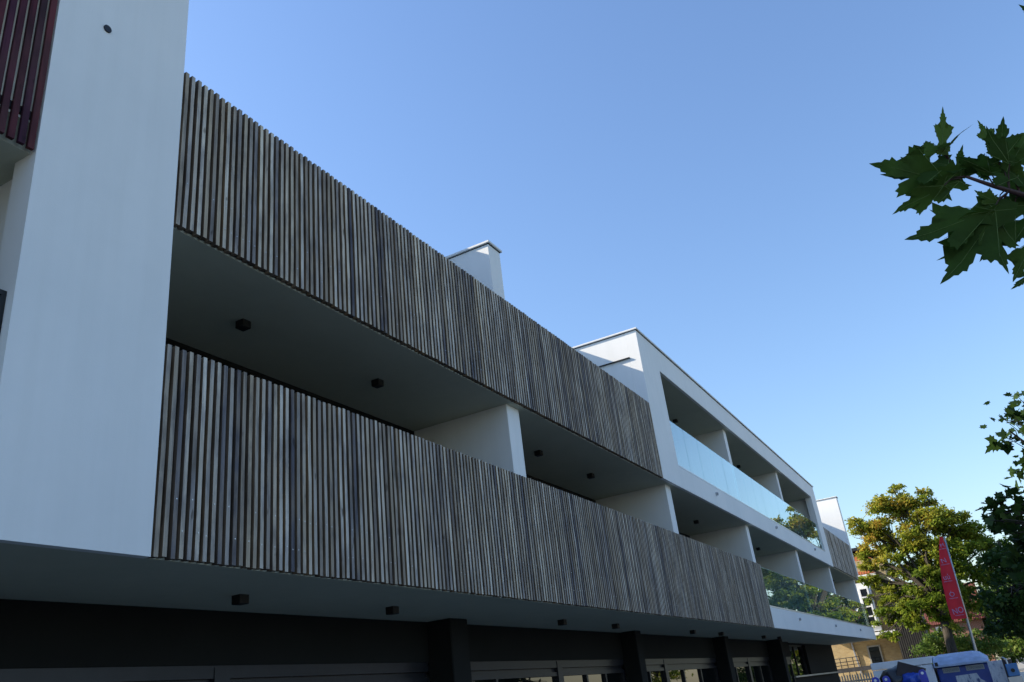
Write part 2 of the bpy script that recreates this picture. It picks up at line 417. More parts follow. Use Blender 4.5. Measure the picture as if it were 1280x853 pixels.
# overflow spouts
for x, z in ((20.48, 6.0), (27.2, 6.0), (33.86, 6.0), (27.4, 3.225), (34.1, 3.21), (40.77, 3.215)):
    sp = MB().tube([(x, .1, z), (x, -.05, z-.004)], .045, 10).build('drain_spout', 'galv_metal', bld, smooth=False)
    MB().tube([(x, -.045, z-.004), (x, -.052, z-.004)], .034, 10).build('spout_mouth', 'black_box', sp)
MB().tube([(3.19, .05, 7.19), (3.19, -.012, 7.19)], .035, 12).build('drain_spout', 'black_box', bld)

# ------------------------------------------------------------------ timber screens
def batten_mesh(h, w, d, mat, seed):
    rnd = random.Random(seed); m = MB(); o = 0
    n = 5
    for i in range(n):
        z = h*i/(n-1); dx = rnd.uniform(-.0022, .0022); dy = rnd.uniform(-.003, .003)
        for (x, y) in ((-w/2, 0), (w/2, 0), (w/2, d), (-w/2, d)): m.v.append((x+dx, y+dy, z))
    for i in range(n-1):
        for k in range(4):
            a = i*4+k; b = i*4+(k+1) % 4; m.f.append((a, b, b+4, a+4))
    m.f.append((3, 2, 1, 0)); e = (n-1)*4; m.f.append((e, e+1, e+2, e+3))
    me = m.mesh('batten', mat)
    if mat == 'weathered_wood':         # side and bottom faces take a darker, browner wood colour
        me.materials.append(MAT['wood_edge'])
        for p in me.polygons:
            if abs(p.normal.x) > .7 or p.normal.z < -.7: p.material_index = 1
    return me
def screen(label, x0, x1, z0, z1, mat, pitch=.0729, w=.038, d=.06, y=0., screws=True):
    t = thing('timber_screen', label, 'timber screen', ((x0+x1)/2, y, z0))
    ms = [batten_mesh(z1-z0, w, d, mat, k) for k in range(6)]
    n = int(round((x1-x0)/pitch)); sc = MB()
    for i in range(n):
        x = x0 + (i+.5)*(x1-x0)/n
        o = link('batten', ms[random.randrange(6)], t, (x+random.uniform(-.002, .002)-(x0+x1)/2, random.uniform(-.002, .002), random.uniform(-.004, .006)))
        o.rotation_euler = (0, random.gauss(0, .0006), random.gauss(0, .02))
        if screws:
            for zz in (.20, .45):
                if random.random() < .42:
                    xx = x+random.uniform(-.004, .004); z_ = z0+zz+random.uniform(-.012, .012)
                    sc.box(xx-.004, xx+.004, y-.004, y+.004, z_-.004, z_+.004)
    for zz in ((.30, (z1-z0)*.6, (z1-z0)-.25) if not screws else (.36, (z1-z0)*.55)):
        B(x0+.01, x1-.01, y+d+.004, y+d+.03, z0+zz-.03, z0+zz+.03).build('rail', 'dark_metal', t)
    if screws:
        B(x0+.004, x1-.004, y+d+.006, y+d+.012, z0+.02, z1-.10).build('backing_sheet', 'black_box', t)
        o = sc.build('screw_heads', 'screw_steel', t); o['kind'] = 'stuff'
    return t
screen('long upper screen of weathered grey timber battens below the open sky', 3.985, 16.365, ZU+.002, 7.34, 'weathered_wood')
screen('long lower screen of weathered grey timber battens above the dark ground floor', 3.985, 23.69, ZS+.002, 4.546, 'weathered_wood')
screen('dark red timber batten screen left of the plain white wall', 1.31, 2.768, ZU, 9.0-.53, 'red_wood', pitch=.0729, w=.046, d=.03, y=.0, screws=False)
# far screen: battens too fine to pick apart
t = thing('timber_screen', 'short brown timber screen at the far end of the upper floor', 'timber screen', (41.6, 0, ZU))
m = MB(); n = 104
for i in range(n):
    x = 37.8 + (i+.5)*7.58/n; m.box(x-.027, x+.027, random.uniform(-.004, .004), .05, ZU+.03+random.uniform(-.01, .01), 7.36+random.uniform(-.01, .01))
o = m.build('battens', 'weathered_wood', t); o['kind'] = 'stuff'
for i in range(1, 6): B(37.8+i*1.3-.02, 37.8+i*1.3+.02, -.012, .0, ZU+.04, 7.34).build('cover_strip', 'dark_metal', t)
B(37.8, 45.38, .055, .068, ZU+.04, 7.3).build('backing_sheet', 'black_box', t)

# ------------------------------------------------------------------ glass balustrades
def balustrade(label, x0, x1, z0, z1, n, y=.05, cap=True):
    t = thing('glass_balustrade', label, 'balustrade', ((x0+x1)/2, y, z0))
    B(x0, x1, y-.05, y+.07, z0, z0+.045).build('base_channel', 'channel_metal', t, bevel=.003)
    B(x0, x1, y-.03, y+.05, z0+.045, z0+.058).build('gasket', 'dark_metal', t)
    p = (x1-x0)/n
    for i in range(n):
        a = x0+i*p+.005; b = x0+(i+1)*p-.005; yy = y+random.uniform(-.0015, .0015)
        g = B(a, b, yy, yy+.017, z0+.058, z1).build('glass_pane', 'clear_glass', t)
        B(a, b, yy-.0005, yy+.0175, z1, z1+.006).build('glass_edge', 'glass_edge', g)
    return t
balustrade('sky blue glass balustrade along the top floor balcony of the white frame', 17.652, 36.578, 6.176, 7.30, 17)
balustrade('green tinted glass balustrade on the middle floor beyond the lower timber screen', 23.71, 45.88, 3.421, 4.50, 20)
t = thing('glass_balustrade', 'dark edged glass balustrade beside the bottom left of the white wall', 'balustrade', (1, .08, 3.42))
B(-6, 2.735, .095, .112, 3.47, 4.505).build('glass_pane', 'clear_glass', t)
MB().box(-6, 2.768, .083, .125, 4.505, 4.54).box(2.735, 2.768, .084, .124, 3.43, 4.505).box(-6, 2.735, .084, .124, 3.43, 3.47).build('frame', 'dark_metal', t)

# ------------------------------------------------------------------ ceiling lights
lens = plain('lens', (.22, .22, .22), .2)
hm = B(-.058, .058, -.058, .058, -.088, 0).mesh('housing', 'black_box', .006)
lm = MB().tube([(0, 0, -.0885), (0, 0, -.090)], .042, 12).mesh('lens', 'dark_metal')
def light(x, y, z, label):
    t = thing('ceiling_light', label, 'ceiling light', (x, y, z), 'black cube lights on the ceilings')
    link('housing', hm, t, (0, 0, 0)); link('lens', lm, t, (0, 0, 0))
LL = [(5.68, .94, ZU, 'black cube light on the upper balcony ceiling nearest the white wall'),
 (7.98, .94, ZU, 'black cube light on the upper balcony ceiling left of the first partition'),
 (12.5, .94, ZU, 'black cube light just right of the first white partition'),
 (14.73, .94, ZU, 'black cube light on the balcony ceiling left of the second partition'),
 (21.62, .95, ZU, 'black cube light under the white fascia between second and third partitions'),
 (28.45, .95, ZU, 'black cube light on the middle ceiling right of the end of the lower timber screen'),
 (43.1, .9, ZU, 'tiny black cube light below the short far timber screen'),
 (21.57, .95, ZR, 'black cube light on the top ceiling above the left end of the blue glass'),
 (28.35, .95, ZR, 'black cube light on the top ceiling right of the first top floor partition'),
 (5.82, 1.03, ZS, 'black cube light below the lower screen, leftmost on the ground floor soffit'),
 (8.18, 1.03, ZS, 'black cube light on the ground floor soffit just left of the first black pier'),
 (12.74, 1.02, ZS, 'black cube light on the ground floor soffit just right of the first black pier'),
 (15.02, 1.02, ZS, 'black cube light on the ground floor soffit just left of the second black pier'),
 (19.8, 1.05, ZS, 'black cube light on the ground floor soffit just right of the second black pier'),
 (22.15, 1.04, ZS, 'black cube light on the ground floor soffit just left of the third black pier'),
 (26.9, 1.06, ZS, 'black cube light on the ground floor soffit just right of the third black pier'),
 (28.95, 1.04, ZS, 'black cube light on the ground floor soffit just left of the farthest black pier')]
for x, y, z, l in LL: light(x, y, z+.004, l)

# ------------------------------------------------------------------ trees
def leaf_poly(kind):
    if kind == 'maple':     # five lobed leaf, tip along +y, petiole at origin
        P = [(0, 0), (.30, -.10), (.27, .12), (.55, .22), (.40, .38), (.52, .62), (.26, .62), (.20, .74), (0, 1.0)]
        L = P + [(-x, y) for x, y in reversed(P[1:-1])]
        return L
    return [(0, 0), (.24, .35), (.20, .62), (0, 1), (-.20, .62), (-.24, .35)]
def leaves_mesh(name, mat, pos, size, kind, spread, up_bias=.5, tone=None, seed=1):
    rng = np.random.default_rng(seed); n = len(pos)
    poly = np.array(leaf_poly(kind)); k = len(poly)
    nrm = rng.normal(size=(n, 3)); nrm[:, 2] += up_bias*2; nrm /= np.linalg.norm(nrm, axis=1)[:, None]
    t = rng.normal(size=(n, 3)); t[:, 2] -= .4; t -= nrm*(t*nrm).sum(1)[:, None]; t /= np.linalg.norm(t, axis=1)[:, None]
    b = np.cross(t, nrm); sz = size*rng.uniform(1-spread, 1+spread, n)
    bend = rng.uniform(-.25, .05, n)
    V = pos[:, None, :] + sz[:, None, None]*(poly[None, :, 0:1]*b[:, None, :] + poly[None, :, 1:2]*t[:, None, :]
        + ((poly[None, :, 1]**2)*bend[:, None] + np.abs(poly[None, :, 0])*.25)[:, :, None]*nrm[:, None, :])
    me = bpy.data.meshes.new(name); nv = n*k
    # fan around a mid vertex keeps lobed outlines clean
    me.vertices.add(nv); me.vertices.foreach_set('co', V.reshape(-1).astype(np.float32))
    me.loops.add(nv); me.loops.foreach_set('vertex_index', np.arange(nv, dtype=np.int32))
    me.polygons.add(n); me.polygons.foreach_set('loop_start', np.arange(0, nv, k, dtype=np.int32))
    me.update(calc_edges=True)
    if tone is None: tone = rng.uniform(0, 1, n)
    at_ = me.attributes.new('tone', 'FLOAT', 'POINT'); at_.data.foreach_set('value', np.repeat(tone, k).astype(np.float32))
    me.materials.append(MAT[mat]); me.validate(); return me
def tree(name, label, base, clumps, trunk_r, fork, per, leaf, mat, kind='leaf', seed=3, tonefn=None, group=None, up_bias=.5, spread=.35, flat=.7, category='tree'):
    """clumps: list of (centre, radius)"""
    rnd = random.Random(seed); rng = np.random.default_rng(seed)
    base = Vector(base); fork = Vector(fork)
    t = thing(name, label, category, base, group)
    m = MB(); mid = base.lerp(fork, .5)+Vector((rnd.uniform(-.15, .15), rnd.uniform(-.15, .15), 0))
    m.tube([base-Vector((0, 0, .1)), base+Vector((0, 0, .25)), mid, fork], [trunk_r*1.5, trunk_r*1.1, trunk_r*.9, trunk_r*.7], 9)
    m.build('trunk', 'bark', t, smooth=True)
    mt = MB(); pts = []; tn = []
    for c, r in clumps:
        c = Vector(c); a = fork.lerp(c, .45)+Vector((rnd.uniform(-.3, .3), rnd.uniform(-.3, .3), rnd.uniform(.1, .5)))
        L = MB(); L.tube([fork-Vector((0, 0, .2)), a, c], [trunk_r*.38, trunk_r*.22, trunk_r*.08], 6, False)
        for q in range(6):
            e = c + Vector((rnd.gauss(0, 1), rnd.gauss(0, 1), rnd.gauss(.15, .7))).normalized()*r*rnd.uniform(.6, 1.0)
            s0 = a.lerp(c, rnd.uniform(.3, 1)); mm = s0.lerp(e, .5)+Vector((0, 0, rnd.uniform(0, .2)*r))
            L.tube([s0, mm, e], [trunk_r*.09, trunk_r*.06, trunk_r*.025], 4, False)
        L.build('limb', 'bark', t, smooth=True)
        k = int(per*r**2)
        sub = rng.normal(size=(max(3, int(9*r)), 3)); sub /= np.linalg.norm(sub, axis=1)[:, None]
        sub *= (rng.uniform(.35, 1, len(sub))**.6)[:, None]*r*np.array([1, 1, flat])
        which = rng.integers(0, len(sub), k)
        p = sub[which] + rng.normal(size=(k, 3))*r*.22*np.array([1, 1, .6]) + np.array(c)
        pts.append(p); tn.append(rng.uniform(0, 1, k)*.5 + rng.uniform(0, .5, len(sub))[which])
    P = np.concatenate(pts); T = np.concatenate(tn)
    if tonefn is not None: T = tonefn(P, T)
    me = leaves_mesh('crown', mat, P, leaf, kind, spread, up_bias, np.clip(T, 0, 1), seed)
    link('crown', me, t)
    return t
# sunlit autumn tree beyond the building end
cl = []
def C2(px, py, X, r): cl.append((at(px, py, X), r))
for a in ((1075, 655, 49.5, .55), (1075, 690, 50, .5), (1085, 712, 50, .5), (1100, 742, 50.5, .5), (1096, 762, 50.5, .42), (1150, 690, 49.5, .9), (1082, 726, 50.3, .4), (1086, 748, 50.5, .36),
          (1132, 765, 50, .6), (1150, 788, 49.6, .4), (1172, 772, 49.3, .5), (1190, 783, 49.3, .45), (1135, 722, 50, .65), (1118, 738, 50.2, .6), (1116, 628, 49.5, .85), (1096, 645, 49.5, .9), (1140, 640, 50, 1.0), (1168, 648, 49.5, .95), (1190, 668, 50, .9),
          (1215, 668, 51, .8), (1236, 680, 50.8, .8), (1250, 690, 51.5, .75), (1080, 668, 49.5, .75), (1105, 676, 49.8, .95), (1140, 672, 49, .95), (1172, 690, 49, .9), (1205, 705, 49.5, .9), (1232, 715, 50.5, .95), (1248, 722, 51.5, .8),
          (1090, 700, 50, .65), (1116, 708, 50, .75), (1094, 725, 50.3, .5), (1150, 712, 49.8, .85), (1140, 742, 50, .75), (1112, 755, 50.2, .65), (1125, 778, 50.2, .6), (1108, 778, 50.3, .5), (1165, 735, 49.5, .7), (1192, 735, 50, .85),
          (1222, 750, 50.5, .85), (1240, 752, 51, .7), (1160, 760, 49.6, .65), (1200, 768, 50, .7), (1120, 795, 50.2, .36), (1103, 796, 50.4, .25), (1185, 715, 49, .7), (1145, 775, 49.8, .5), (1120, 612, 49.6, .4), (1160, 622, 49.8, .6), (1195, 645, 50, .6), (1155, 745, 48.6, .7), (1175, 755, 48.5, .6), (1185, 735, 48.4, .6), (1140, 757, 48.8, .5), (1168, 718, 48.3, .6), (1130, 632, 50, .8), (1155, 652, 49, .9), (1180, 650, 50, .85), (1205, 660, 50.5, .75), (1100, 660, 49.6, .8), (1120, 690, 49.2, .8), (1190, 690, 49, .8), (1218, 690, 50, .8), (1155, 720, 48.5, .7)):
    C2(*a)
base = at(1182, 790, 49.3); base.z = 0
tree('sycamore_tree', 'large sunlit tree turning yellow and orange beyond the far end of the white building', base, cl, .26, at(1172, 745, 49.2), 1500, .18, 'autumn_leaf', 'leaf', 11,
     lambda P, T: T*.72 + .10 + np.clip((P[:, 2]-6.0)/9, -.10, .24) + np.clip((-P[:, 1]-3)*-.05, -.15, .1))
# dark trees on the right edge
cl = [((14.8, -6.15, 4.75), .34), ((15.3, -6.6, 5.0), .5), ((15.5, -5.95, 3.6), .55), ((15.6, -6.6, 4.0), .8), ((15.8, -6.5, 3.1), .85), ((16.0, -7.4, 5.4), 1.0), ((16.0, -7.3, 3.6), 1.0),
      ((15.6, -6.1, 2.75), .6), ((16.4, -8.0, 4.6), 1.1), ((16, -6.4, 2.3), .55), ((15.2, -5.62, 3.5), .28), ((16.3, -8.6, 6), 1.0), ((15.5, -8.4, 3.6), .9)]
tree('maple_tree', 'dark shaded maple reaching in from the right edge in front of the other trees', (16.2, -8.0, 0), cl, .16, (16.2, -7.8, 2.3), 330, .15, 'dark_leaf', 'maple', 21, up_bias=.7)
cl = []
for a in ((1268, 705, 26, .75), (1262, 735, 25, .6), (1278, 672, 26, .7), (1270, 740, 25, .9), (1258, 768, 26, .65), (1246, 780, 27, .42), (1278, 775, 26, .8), (1300, 720, 26, 1.2), (1300, 680, 27, 1.1), (1262, 790, 27, .5)): cl.append((at(*a[:3]), a[3]))
b_ = at(1290, 800, 26); b_.z = 0
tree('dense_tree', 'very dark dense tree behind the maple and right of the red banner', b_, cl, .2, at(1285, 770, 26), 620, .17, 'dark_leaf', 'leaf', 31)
# hedge behind the containers
cl = []
for i, (px, py, r) in enumerate(((1160, 806, .34), (1172, 800, .36), (1185, 806, .36), (1198, 797, .38), (1210, 806, .36), (1222, 800, .34), (1234, 805, .32), (1178, 812, .4), (1205, 813, .42), (1228, 813, .4), (1162, 815, .36), (1246, 812, .32))):
    cl.append((at(px, py, 52+.5*(i % 3)), r*2.1))
b_ = at(1200, 815, 52.2); b_.z = 0
tree('hedge', 'bright green leafy hedge growing just behind the blue container', b_, cl, .05, b_+Vector((0, 0, .6)), 1100, .15, 'hedge_leaf', 'leaf', 41, category='hedge')

# sycamore branch hanging into the top right corner
syc = thing('sycamore_tree', 'dark green sycamore branch with big lobed leaves hanging into the top right corner', 'tree', (3.0, -7.6, 0))
lim = away(1420, 330, 2.9)
MB().tube([(3.0, -7.6, -.1), (3.0, -7.6, .3), (3.02, -7.62, 1.6), (3.05, -7.5, 2.6), (2.95, -7.3, 3.4)], [.16, .12, .10, .085, .06], 10).build('trunk', 'bark', syc, smooth=True)
tw = [Vector((3.03, -7.55, 2.2)), Vector((2.85, -6.75, 2.42)), away(1340, 268, 2.7), away(1280, 244, 2.62), away(1243, 233, 2.58), away(1208, 221, 2.55)]
MB().tube(tw, [.03, .02, .011, .0075, .006, .004], 7).build('branch', 'red_twig', syc, smooth=True)
HALF = [(0, 0), (.10, -.03), (.22, -.10), (.36, -.16), (.34, -.09), (.45, -.07), (.40, -.01), (.46, .05), (.34, .08), (.28, .13), (.21, .20),
        (.32, .27), (.44, .30), (.47, .37), (.58, .41), (.55, .47), (.68, .56), (.56, .56), (.54, .61), (.43, .58), (.36, .60), (.27, .54), (.17, .47),
        (.15, .54), (.22, .66), (.19, .70), (.24, .78), (.16, .79), (.15, .86), (.08, .88), (.06, .95), (0, 1.05)]
def near_leaf(base, tip, half, tilt, drop=.18, seed=0):
    """a five lobed leaf from base to tip (points), half width ratio, tilt about its own axis"""
    rnd = random.Random(seed); base = Vector(base); tip = Vector(tip); ax = tip-base; L = ax.length; ax.normalize()
    view = (base-CAM).normalized(); side = ax.cross(view).normalized()
    side = (Matrix.Rotation(tilt, 3, ax) @ side); nrm = side.cross(ax)
    sk = rnd.uniform(-.12, .12)
    poly = [(x, y) for x, y in HALF] + [(-x*rnd.uniform(.92, 1.08), y+rnd.uniform(-.02, .02)) for x, y in reversed(HALF[1:-1])]
    half *= .64
    bm = bmesh.new(); f = bm.faces.new([bm.verts.new((x*half+sk*y*y, y, 0)) for x, y in poly])
    bmesh.ops.triangulate(bm, faces=[f])
    bmesh.ops.subdivide_edges(bm, edges=[e for e in bm.edges if e.calc_length() > .16], cuts=2, use_grid_fill=False)
    bmesh.ops.triangulate(bm, faces=bm.faces[:])
    ph = rnd.uniform(0, 6); cup = rnd.uniform(.06, .20)
    for v in bm.verts:
        x, y, _ = v.co
        h = cup*abs(x)**1.3*(-1) - drop*y*y*rnd.uniform(.97, 1.03) + .035*math.sin(7*x+ph)*math.cos(6*y+ph)
        v.co = base + ax*(y*L) + side*(x*L) + nrm*(h*L)
    me = bpy.data.meshes.new('leaf'); bmesh.ops.recalc_face_normals(bm, faces=bm.faces); bm.to_mesh(me); bm.free()
    me.materials.append(MAT['near_leaf'])
    for p in me.polygons: p.use_smooth = False
    lf = link('leaf', me, syc)
    vm = MB()
    for (tx, ty) in ((0, .98), (.62*half, .52), (-.62*half, .52), (.38*half, -.1), (-.38*half, -.1)):
        pp = []
        for t_ in (0, .35, .7, .97):
            x, y = tx*t_+sk*(ty*t_)**2, ty*t_
            h = -cup*abs(x)**1.3 - drop*y*y + .035*math.sin(7*x+ph)*math.cos(6*y+ph)
            pp.append(base + ax*(y*L) + side*(x*L) + nrm*(h*L))
        vm.tube(pp, [.0012, .0010, .0008, .0004], 4, False)
    vm.build('veins', 'leaf_vein', lf)
NL = [ # base px, tip px, width ratio, tilt deg, distance base, distance tip, twig anchor px
 ((1178, 186), (1179, 138), .62, 25, 2.55, 2.58, (1192, 212)),
 ((1180, 186), (1128, 192), .70, -35, 2.55, 2.50, (1192, 212)),
 ((1182, 228), (1087, 196), .80, 14, 2.53, 2.44, (1205, 221)),
 ((1186, 206), (1104, 232), .70, 40, 2.55, 2.46, (1205, 221)),
 ((1180, 232), (1112, 268), .62, -30, 2.52, 2.45, (1200, 223)),
 ((1196, 228), (1200, 186), .85, 30, 2.58, 2.62, (1208, 221)),
 ((1238, 216), (1198, 190), .9, -25, 2.6, 2.55, (1250, 236)),
 ((1253, 200), (1250, 152), 1.0, 10, 2.62, 2.66, (1262, 238)),
 ((1262, 205), (1226, 164), .7, 30, 2.62, 2.6, (1262, 238)),
 ((1262, 210), (1292, 158), .8, -20, 2.66, 2.7, (1275, 243)),
 ((1272, 222), (1210, 214), .9, 45, 2.64, 2.58, (1275, 243)),
 ((1248, 254), (1216, 240), .8, 20, 2.58, 2.56, (1256, 238)),
 ((1238, 264), (1129, 306), .66, 12, 2.57, 2.46, (1260, 240)),
 ((1242, 262), (1196, 272), .6, -35, 2.56, 2.53, (1260, 240)),
 ((1244, 264), (1190, 362), .78, 8, 2.57, 2.50, (1260, 240)),
 ((1242, 266), (1243, 342), .72, -30, 2.58, 2.54, (1260, 240)),
 ((1246, 276), (1180, 334), .5, 35, 2.6, 2.54, (1260, 240)),
 ((1292, 268), (1262, 312), .85, 20, 2.66, 2.62, (1282, 245)),
 ((1290, 250), (1256, 262), .9, -20, 2.68, 2.63, (1282, 245)),
 ((1300, 225), (1262, 240), .9, 25, 2.7, 2.66, (1290, 247)),
 ((1294, 300), (1262, 352), .8, 15, 2.7, 2.66, (1320, 290)),
 ((1298, 330), (1272, 366), .8, 40, 2.72, 2.68, (1320, 300)),
 ((1300, 210), (1272, 178), .9, -15, 2.7, 2.68, (1290, 247)),
 ((1240, 182), (1226, 152), .7, 10, 2.64, 2.66, (1250, 206)),
 ((1178, 190), (1209, 155), .16, 60, 2.55, 2.57, (1192, 212)),
 ((1200, 226), (1132, 250), .7, 15, 2.56, 2.50, (1208, 221)),
 ((1230, 214), (1182, 206), .7, -20, 2.6, 2.56, (1243, 233)),
 ((1252, 262), (1205, 300), .75, 25, 2.6, 2.55, (1260, 240)),
 ((1268, 258), (1228, 330), .7, -15, 2.62, 2.57, (1275, 243)),
 ((1285, 240), (1238, 200), .75, 20, 2.66, 2.63, (1290, 247)),
 ((1312, 24), (1272, 8), .8, 20, 2.8, 2.78, (1320, 30)),
]
for i, (b, tp, hw, tl, d0, d1, an) in enumerate(NL):
    bb = away(*b, d0); near_leaf(bb, away(*tp, d1), hw, R(tl), .16, i)
    a_ = away(*an, (d0+2.6)/2); MB().tube([a_, a_.lerp(bb, .55)+Vector((0, 0, .008)), bb], [.0022, .0018, .0014], 5).build('petiole', 'red_twig', syc)

# the twig that carries the corner leaf, and the rest of this tree's crown beyond the frame
MB().tube([tw[1], tw[1].lerp(away(1330, 40, 2.75), .5)+Vector((0, 0, .05)), away(1320, 30, 2.7)], [.010, .007, .003], 6).build('branch', 'red_twig', syc, smooth=True)
rng = np.random.default_rng(5); pts = []
for c, r_, k in (((3.0, -7.6, 4.0), .75, 260), ((2.6, -7.9, 4.5), .7, 220), ((3.4, -8.0, 4.6), .8, 260), ((3.1, -7.9, 3.1), .55, 120), ((3.0, -7.35, 2.55), .25, 25)):
    q = rng.normal(size=(k, 3)); q /= np.linalg.norm(q, axis=1)[:, None]; pts.append(q*(rng.uniform(.2, 1, k)**.5)[:, None]*r_ + np.array(c))
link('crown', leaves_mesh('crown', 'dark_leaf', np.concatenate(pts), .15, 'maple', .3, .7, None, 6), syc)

# ------------------------------------------------------------------ houses behind
h = thing('brick_house', 'yellow brick house with projecting white bay, partly sunlit behind the end of the white building', 'house', (63, 3, 0))
def hp(name, mat, *boxes, parent=None, bevel=0):
    m = MB()
    for b in boxes: m.box(*b)
    return m.build(name, mat, parent or h, bevel=bevel)
hp('wall', 'yellow_brick', (60, 68, -.25, 9, 0, 3.6))
hp('wall', 'yellow_brick', (58.4, 68, -.25, 3.95, 3.6, 8.0))
hp('floor_band', 'white_paint', (58.2, 60.2, 1.2, 4.0, 3.42, 3.6))
def hwin(x, y0, y1, z0, z1, nz=1):
    f = MB(); t_ = .09
    f.box(x-.06, x+.02, y0, y1, z1-t_, z1); f.box(x-.10, x+.02, y0-.05, y1+.05, z0-.06, z0+.03)
    f.box(x-.058, x+.018, y0, y0+t_, z0+.03, z1-t_); f.box(x-.058, x+.018, y1-t_, y1, z0+.03, z1-t_)
    for k in range(1, nz): z = z0+(z1-z0)*k/nz; f.box(x-.056, x+.016, y0+t_, y1-t_, z-.04, z+.04)
    w = f.build('window', 'frame_grey' if nz == 1 else 'white_paint', h)
    B(x-.02, x-.005, y0+t_, y1-t_, z0+.03, z1-t_).build('pane', 'window_glass', w)
p0 = at(1083, 808, 59.98); p1 = at(1106, 829, 59.98)
hwin(59.97, p1.y, p0.y, p1.z, p0.z)
hp('bay', 'white_paint', (57.8, 58.4, .85, 1.75, 3.7, 6.6))
hwin(57.78, .98, 1.55, 4.0, 6.3, 4)
hp('balcony', 'white_paint', (57.5, 58.4, .1, 1.9, 3.45, 3.62))
m = MB().prism([(58.0, 7.0), (62.0, 8.75), (62.0, 8.95), (57.9, 7.12)], 'y', .3, 9); m.build('roof', 'orange_tile', h)
hp('gutter', 'white_paint', (57.7, 58.0, .3, 9, 6.85, 7.05))
hp('dormer_edge', 'dark_metal', (61.0, 62.4, .6, 3.4, 8.95, 9.15))
MB().tube([at(1064, 803, 59.9), at(1077, 842, 59.9)], .06, 6).build('drainpipe', 'galv_metal', h)
# raised terrace with railing and picket fence in front of it
tr = thing('terrace_railing', 'thin dark metal railing on a grey plank edge in front of the sunlit brick', 'railing', (52, 2.6, 0))
ra, rb = at(1043, 821, 52), at(1073, 820, 52); ra.z = rb.z = 2.32
for z in (2.32, 2.12, 1.95): MB().tube([(52, ra.y+.2, z), (52, rb.y, z)], .018, 5).build('rail', 'dark_metal', tr)
for k in range(5):
    y = ra.y+.1+(rb.y-ra.y-.1)*k/4; MB().tube([(52, y, 0), (52, y, 2.33)], .022, 5).build('post', 'dark_metal', tr)
B(51.9, 51.97, .35, 3.2, 1.58, 1.80).build('plank', 'grey_plank', tr)
B(51.975, 52.05, .35, 3.2, 0.0, .5).build('plank', 'grey_plank', tr)
pf = thing('picket_fence', 'pale wooden picket fence below the grey plank beside the white container', 'fence', (48, 1.6, 0))
pm = MB().prism([(-.035, 0), (.035, 0), (.035, 1.42), (0, 1.48), (-.035, 1.42)], 'x', -.01, .01).mesh('picket', 'fence_wood')
for k in range(26): link('picket', pm, pf, (0, -1.2+k*.13, random.uniform(-.02, .02)))
for z in (.4, 1.15): B(48.012, 48.05, .3, 3.75, z-.04, z+.04).build('rail', 'fence_wood', pf)
# slatted timber wing
w2 = thing('timber_wing', 'dark vertical boarded wing with a pale sloping barge board behind the tree', 'house', (60, -1, 0))
y0, y1 = at(1106, 745, 57).y, at(1164, 812, 57).y
nb = 14; ztop = lambda y: at(1112, 722, 57).z - .08 - (at(1112, 722, 57).y - y)*.75 if y < at(1112, 722, 57).y else at(1112, 722, 57).z-.08
for k in range(nb):
    a = y1+(y0-y1)*k/nb; b = y1+(y0-y1)*(k+1)/nb-.04; mm = (a+b)/2
    B(57, 57.04, a+.03, b, 0, ztop(mm)).build('board', 'dark_cladding', w2)
m = MB().prism([(y0, 0), (y1, 0), (y1, ztop(y1)-.1), (at(1112, 722, 57).y, ztop(at(1112, 722, 57).y)-.1), (y0, ztop(y0)-.1)], 'x', 57.045, 60); m.build('wall', 'black_box', w2)
g0, g1 = at(1110, 721, 56.8), at(1150, 752, 56.8)
MB().tube([g0, g1], .07, 4).build('barge_board', 'white_paint', w2)
# red roofed house further back
h3 = thing('brick_house', 'distant red roofed brick house with a white window glimpsed under the tree', 'house', (78, -3, 0))
B(76, 84, -4.6, -.6, 0, 4.3).build('wall', 'red_brick', h3)
MB().prism([(75.6, 4.2), (80, 7.2), (84.4, 4.2)], 'y', -4.9, -.4).build('roof', 'red_tile', h3)
pa, pb = at(1169, 784, 75.9), at(1188, 797, 75.9)
f = MB().box(75.9, 75.98, pb.y, pa.y, pb.z, pa.z).build('window', 'white_paint', h3)
for k in range(2):
    q0 = pb.y+.12+(pa.y-pb.y-.1)*.5*k; B(75.88, 75.895, q0, q0+(pa.y-pb.y)*.5-.2, pb.z+.12, pa.z-.12).build('pane', 'window_glass', f)

# ------------------------------------------------------------------ containers, bins and banner
XC = 17.0
a, b = at(1088, 829.5, XC), at(1163.5, 824, XC)
wc = thing('storage_container', 'plain white box container left of the blue recycling container', 'container', (XC+.5, (a.y+b.y)/2, 0))
B(XC, XC+1.1, b.y, a.y, .08, 1.565).build('body', 'container_white', wc, bevel=.008)
B(XC-.012, XC+1.11, b.y-.008, a.y+.008, 1.572, 1.69).build('lid', 'container_white', wc, bevel=.008)
for yy in (a.y-.1, b.y+.1):
    for xx in (XC+.1, XC+1.0): B(xx-.05, xx+.05, yy-.05, yy+.05, 0, .08).build('foot', 'dark_metal', wc)
for k in range(2): B(XC-.012, XC-.001, b.y+.05, a.y-.05, .55+k*.5, .57+k*.5).build('rib', 'container_white', wc)
a, b = at(1166.5, 830, XC-.1), at(1236, 827, XC-.1)
rc = thing('recycling_container', 'blue recycling container with a pale curved lid, two grey name plates and torn posters', 'container', (XC+.5, (a.y+b.y)/2, 0))
yl, yr = a.y, b.y
B(XC, XC+1.0, yr+.02, yl-.02, .05, 1.49).build('body', 'bin_blue', rc, bevel=.02)
prof = [(XC-.10, 1.495), (XC-.10, 1.53), (XC-.03, 1.60), (XC+.12, 1.66), (XC+.35, 1.70), (XC+.65, 1.70), (XC+.88, 1.66), (XC+1.05, 1.56), (XC+1.10, 1.495)]
m = MB()
nseg = 8; n = len(prof)
